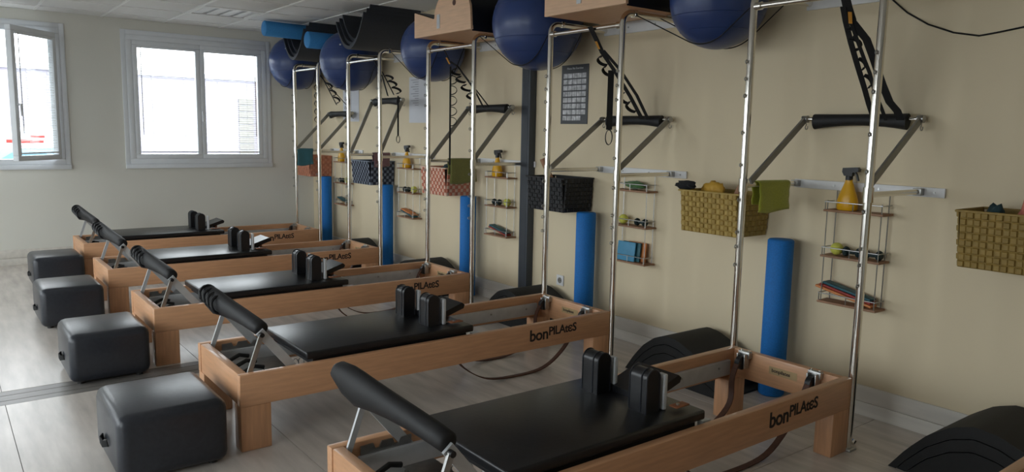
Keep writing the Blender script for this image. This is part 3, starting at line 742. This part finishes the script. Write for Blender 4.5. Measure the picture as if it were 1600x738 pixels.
lump('bundled_cloth', (.385,2.45,1.03), .07, CLOTH, 'crumpled black cloth in the black basket', 'cloth', 8, (.9,1.5,1.3))
o = MB().sweep([(.40,2.60,1.10),(.33,2.66,1.30)], .022, 12).build('rolled_mat', ROLLB); tag(o, 'brown rolled band leaning out of the black basket', 'roll')
TEAL = mat('dark_teal_cloth', (34,62,68), .8, noise=(40,.2,(1,1,1)), bump=.3)
lump('bundled_cloth', (.385,4.12,1.07), .07, TEAL, 'dark teal cloth heaped in the pink basket', 'cloth', 9, (.9,1.5,1.7))
lump('bundled_cloth', (.385,5.6,1.05), .07, CLOTH, 'crumpled black cloth in the navy basket', 'cloth', 10, (.9,1.5,1.4))
lump('bundled_cloth', (.385,7.2,1.05), .07, mat('grey_cloth', (96,98,104), .85, noise=(40,.2,(1,1,1)), bump=.3), 'grey cloth heaped in the salmon basket', 'cloth', 11, (.9,1.5,1.4))
lump('bundled_cloth', (.385,-.65,1.10), .07, mat('dusty_pink_cloth', (190,112,96), .85, noise=(40,.2,(1,1,1)), bump=.3), 'dusty pink cloth in the plain olive basket', 'cloth', 12, (.9,1.1,2.0))
lump('bundled_cloth', (.385,-.495,1.085), .05, TEAL, 'teal cloth in the plain olive basket', 'cloth', 13, (.9,1.0,2.6))

# towels folded over the wall tubes
def towel(x0, x1, y, drop0, drop1, m, label, r=.020):
    mb = MB(); nx_ = 14; prof = []
    for k in range(8): prof.append((-r-.002*math.sin(k*1.7), -drop0*(1-k/8)))
    for k in range(9): a = PI-PI*k/8; prof.append((r*math.cos(a), r*math.sin(a)))
    for k in range(1, 9): prof.append((r+.003*math.sin(k*1.3), -drop1*k/8))
    vs, fs = [], []
    for i in range(nx_+1):
        u = i/nx_
        for j, (yy, zz) in enumerate(prof):
            wv = .006*math.sin(u*9+j*.25)*min(1, abs(zz)/.06)
            vs.append((x0+(x1-x0)*u+.01*math.sin(zz*20)*(u-.5), yy+wv*(1 if yy > 0 else -1)*.6-(.004 if yy < 0 else -.004), zz*(1+.05*math.sin(u*5))))
    n = len(prof)
    for i in range(nx_):
        for j in range(n-1): fs.append((i*n+j, i*n+j+1, (i+1)*n+j+1, (i+1)*n+j))
    me = MB().add(vs, fs).mesh('towel', m, 60); o = link('towel', me, None, (0, y, 1.24))
    md = o.modifiers.new('thickness', 'SOLIDIFY'); md.thickness = .004; md.offset = 0
    return tag(o, label, 'towel', 'towels on wall tubes')
def terry(n, c): return mat(n, c, .95, noise=(160,.15,(1,1,1)), bump=.5, sheen=.3)
towel(.13, .42, RY[0]+PF, .15, .11, terry('lime_towel', (172,176,62)), 'lime green towel folded over a tower wall tube')
towel(.20, .48, RY[2]+PF, .20, .12, terry('olive_towel', (124,124,66)), 'olive towel folded over the wall tube beside the pink basket')
towel(.27, .46, RY[3]+PF, .13, .10, terry('mauve_towel', (120,88,92)), 'mauve cloth folded over the wall tube beside the navy basket')
towel(.06, .26, RY[4]+PF, .18, .12, terry('teal_towel', (52,104,116)), 'teal cloth folded over the wall tube beside the salmon basket')

# ------------------------------------------------------------------ hanging wire racks and what stands on them
WOODS = mat('rack_shelf_wood', (150,112,84), .6, noise=(4,.15,(8,1,8)))
SZ = (1.115, .865, .610)
SPRAY = mat('amber_yellow_bottle', (222,166,28), .3, noise=(8,.05,(1,1,1)))
def rack(i, desc):
    yc = RY[i]+.30
    t = thing('wire_rack', (WX, yc, 0), 'three-tier wire rack with wooden shelves, %s' % desc, 'rack', 'hanging wire racks')
    for y in (-.145, .145):
        MB().sweep([(-.018,y,1.215),(-.018,y,.60)], .0032, 6).build('back_wire', STEEL, t)
        MB().sweep([(-.10,y*1.03,1.165),(-.10,y*1.03,.60)], .0028, 6).build('front_wire', STEEL, t)
    for z in SZ:
        s = MB().box(-.115, -.008, -.165, .165, z-.012, z, .002).build('shelf', WOODS, t)
        MB().sweep([(-.02,-.16,z+.042),(-.112,-.16,z+.042),(-.112,.16,z+.042),(-.02,.16,z+.042)], .003, 6).build('guard_rail', STEEL, s)
        for y in (-.155, 0, .155): MB().sweep([(-.112,y,z-.012),(-.112,y,z+.042)], .0026, 6).build('guard_post', STEEL, s)
    return yc
def spray(y, label):
    t = thing('spray_bottle', (WX-.062, y, SZ[0]+.001), label, 'spray bottle', 'yellow spray bottles')
    MB().lathe([(.040,0),(.046,.008),(.046,.05),(.036,.09),(.022,.135),(.016,.155),(.016,.165)], n=22, sx=.85, sy=1.25).build('bottle', SPRAY, t, ang=50)
    MB().sweep([(0,0,.162),(0,0,.186)], .019, 14).build('collar', DARKPL, t)
    h = MB().prism([(-.020,.184),(.024,.184),(.036,.205),(.034,.226),(-.046,.232),(-.056,.222),(-.052,.208),(-.022,.204)], 'X', -.014, .014)
    h.build('trigger_head', DARKPL, t, ang=30)
    MB().ribbon([(0,-.030,.208),(0,-.042,.190),(0,-.052,.160)], .012, .007, (1,0,0)).build('trigger', DARKPL, t)
def small_ball(y, label, c=(206,206,90)):
    o = MB().lathe([(.034*math.sin(PI*k/12), .034-.034*math.cos(PI*k/12)) for k in range(1,12)], n=18).build('massage_ball', mat('yellow_green_rubber', c, .6, noise=(30,.1,(1,1,1)), bump=.2), None, (WX-.06, y, SZ[1]+.001), ang=60)
    tag(o, label, 'ball', 'small yellow balls')
def dumbbell(y, label):
    t = thing('dumbbell', (WX-.06, y, SZ[1]+.001), label, 'dumbbell', 'small dark dumbbells')
    D2 = mat('dark_green_neoprene', (24,44,46), .6, noise=(30,.15,(1,1,1)))
    MB().sweep([(0,-.030,.027),(0,.030,.027)], .011, 10).build('handle', D2, t)
    for a, b in ((-.050,-.022), (.022,.050)): MB().sweep([(0,a,.027),(0,a+.008,.027),(0,b-.008,.027),(0,b,.027)], [.019,.027,.027,.019], 8).build('weight', D2, t)
def band(y, z, tilt, m, label, sy=.15, curl=0, dx=0):
    """folded flat exercise band / pad lying on the bottom shelf"""
    mb = MB(); mb.box(-.034, .034, -sy/2, sy/2, 0, .014, .005)
    o = mb.build('folded_band', m, None, (WX-.062+dx, y, z), ang=40); o.rotation_euler = (tilt, 0, curl); tag(o, label, 'exercise band', 'folded bands on racks'); return o
BAND = lambda n, c: mat(n, c, .55, noise=(20,.1,(1,1,1)))
B_OR, B_RD, B_TL, B_BL, B_TN = BAND('orange_band', (206,128,70)), BAND('red_band', (150,44,34)), BAND('teal_band', (24,84,96)), BAND('sky_blue_pad', (70,140,176)), BAND('tan_band', (170,140,100))
racks = ['holding orange, red and teal bands', 'holding a sky blue pad and green cloth', 'beside the slate grey post', 'beside the pink basket', 'beside the navy basket, nearest the window']
for i in range(5):
    yc = rack(i, racks[i])
    n = ('the lime towel tower', 'the poster tower', 'the slate post', 'the pink basket', 'the navy basket')[i]
    if i != 1: spray(yc+(.05 if i else .06), 'yellow spray bottle with black trigger on the rack by %s' % n)
    else: lump('folded_cloth', (WX-.06, yc, SZ[0]+.034), .05, terry('green_cloth', (72,112,62)), 'green cloth folded on the rack by the poster tower', 'cloth', 21, (.55,1.9,.55))
    small_ball(yc+(.10 if i in (0,1) else -.10), 'yellow-green massage ball on the rack by %s' % n, (206,206,90) if i != 1 else (196,160,60))
    for q in ((-.10, .01) if i == 0 else (-.07,) if i == 1 else (.05,)): dumbbell(yc+q, ('dark green dumbbell at the open end of the lime towel rack shelf' if q == -.10 else 'dark green dumbbell touching the massage ball on the lime towel rack') if i == 0 else 'small dark green dumbbell on the rack by %s' % n)
    if i == 0:
        for k, (m, c, ln, dy) in enumerate(((B_OR,'orange',.33,.032), (B_RD,'red',.30,.022), (B_TL,'teal',.28,.014))):
            band(yc+dy, SZ[2]+.003+(dy+.13)*math.tan(.2)+k*.0165, .2, m, '%s folded band on the rack by the lime towel tower' % c, ln)
    elif i == 1:
        for k, (m, c) in enumerate(((B_BL,'sky blue'), (B_TL,'dark teal'), (B_OR,'orange'))):
            o = MB().box(-.006, .006, -.085, .085, 0, .135, .004).build('square_pad', m, None, (WX-.092+.022*k, yc+.035-.03*k, SZ[2]+.001)); o.rotation_euler.y = .10
            tag(o, '%s square pad standing on the rack by the poster tower' % c, 'pad', 'square pads on rack')
    else:
        band(yc, SZ[2]+.003+.13*math.tan(.2), .2, (B_RD, B_TL, B_TN)[i-2], '%s folded band, lower of two on the rack by %s' % (('red','teal','tan')[i-2], n), .26)
        band(yc, SZ[2]+.0195+.13*math.tan(.2), .2, (B_TL, B_OR, B_TL)[i-2], '%s folded band, upper of two on the rack by %s' % (('teal','orange','teal')[i-2], n), .24)

# ------------------------------------------------------------------ sitting boxes at the foot ends
def sit_box(x0, x1, y0, y1, h, label):
    t = thing('sitting_box', ((x0+x1)/2, (y0+y1)/2, 0), label, 'padded box', 'black sitting boxes')
    a, b = (x1-x0)/2, (y1-y0)/2
    MB().box(-a, a, -b, b, .012, h, .045).build('padded_body', BOXVINYL, t, ang=50)
    for sx in (-1, 1):
        for sy in (-1, 1): MB().sweep([(sx*(a-.06), sy*(b-.06), 0), (sx*(a-.06), sy*(b-.06), .02)], .02, 10).build('rubber_foot', DARKPL, t)
    MB().ribbon([(-a-.004, -.05, h*.42), (-a-.02, -.03, h*.40), (-a-.02, .03, h*.40), (-a-.004, .05, h*.42)], .03, .005, (0,0,1)).build('carry_handle', WEB, t)
    return t
BXS = [(-2.90,-2.45,1.44,1.97,'beside the beech reformer under the poster'), (-2.88,-2.45,2.95,3.47,'beside the reformer by the slate post'),
       (-2.87,-2.45,4.45,4.98,'second from the window wall'), (-2.77,-2.36,6.0,6.52,'closest to the window wall')]
for x0, x1, y0, y1, d in BXS: sit_box(x0, x1, y0, y1, .30, 'black vinyl sitting box %s' % d)

# ------------------------------------------------------------------ posters, post, socket, cable
pa, pb_ = at(879,103,'X',WX), at(918,194,'X',WX)
t = thing('exercise_poster', (WX-.002, pb_.y, pb_.z), 'dark poster with a grid of small exercise photos', 'poster')
pw, ph = pa.y-pb_.y, pa.z-pb_.z
MB().box(-.003, 0, 0, pw, 0, ph).build('sheet', mat('poster_grey', (70,72,74), .5, noise=(6,.06,(1,1,1))), t, ang=0)
TH = mat('thumbnail_print', (188,188,190), .5, noise=(28,.45,(1,1,1)))
cw, rh = pw*.86/5, ph*.82/8
for r_ in range(8):
    for c_ in range(5):
        if r_ == 7 and c_ == 0: continue
        y1 = pw*.07+cw*c_; z1 = ph*.05+rh*(7-r_)
        MB().box(-.0045, -.003, y1+cw*.06, y1+cw*.94, z1+rh*.10, z1+rh*.86).build('thumbnail', TH, t, ang=0)
tt = text_mesh('poster_title', 'Pilates Mat Exercises', .022, mat('poster_white', (190,190,190), .5, noise=(6,.03,(1,1,1))))
link('poster_title', tt, t, (-.0035, pw*.80, ph*.925), (PI/2, 0, -PI/2))
PAPER = mat('white_paper', (214,216,222), .6, noise=(6,.03,(1,1,1)))
LINES = mat('print_grey', (150,152,160), .6, noise=(60,.3,(1,1,1)))
for q0, q1, lab in (((640,121),(667,192),'white printed notice sheet behind the pink-basket tower'), ((561,140),(537,190),'white printed notice sheet behind the navy-basket tower')):
    a, b = at(*q0,'X',WX), at(*q1,'X',WX); y0, y1, z0, z1 = min(a.y,b.y), max(a.y,b.y), min(a.z,b.z), max(a.z,b.z)
    t = thing('notice_sheet', (WX-.001, y0, z0), lab, 'notice')
    MB().box(-.003, 0, 0, y1-y0, 0, z1-z0).build('sheet', PAPER, t, ang=0)
    ln = MB()
    for k in range(12):
        z = (z1-z0)*(.94-.05*k); ln.box(-.004, -.003, (y1-y0)*.45, (y1-y0)*(.9-.12*((k*7) % 3)), z-.006, z)
    ln.build('print_lines', LINES, t, ang=0)
t = thing('wall_post', (WX-.035, 3.06, 0), 'slate grey square steel post standing against the cream wall', 'post')
MB().box(-.035, .034, -.055, .055, 0, CZ, .004).build('shaft', POST, t)
MB().box(-.037, -.035, -.035, .035, 0, CZ).build('face_strip', mat('post_groove', (48,54,62), .5, noise=(8,.06,(1,1,1))), t, ang=0)
oc = at(876,438,'X',WX)
t = thing('wall_socket', (WX, oc.y, oc.z), 'white wall power socket on the cream wall', 'socket')
MB().box(-.010, 0, -.042, .042, -.042, .042, .004).build('cover_plate', WHITEP, t)
MB().sweep([(-.0115,0,0),(-.009,0,0)], .024, 18).build('recess', ARM, t)
for y in (-.010, .010): MB().sweep([(-.0125,y,0),(-.011,y,0)], .004, 8).build('pin_hole', DARKPL, t)
cb = [at(1388,-14,'X',WX-.006)] + [at(x, y, 'X', WX-.006) for x, y in ((1395,0),(1418,20),(1450,38),(1490,51),(1530,56),(1562,50),(1600,42),(1650,36))]
o = MB().sweep([p-cb[0] for p in cb], .004, 6).build('wall_cable', WEB, None, cb[0]); tag(o, 'thin black cable drooping along the cream wall', 'cable')
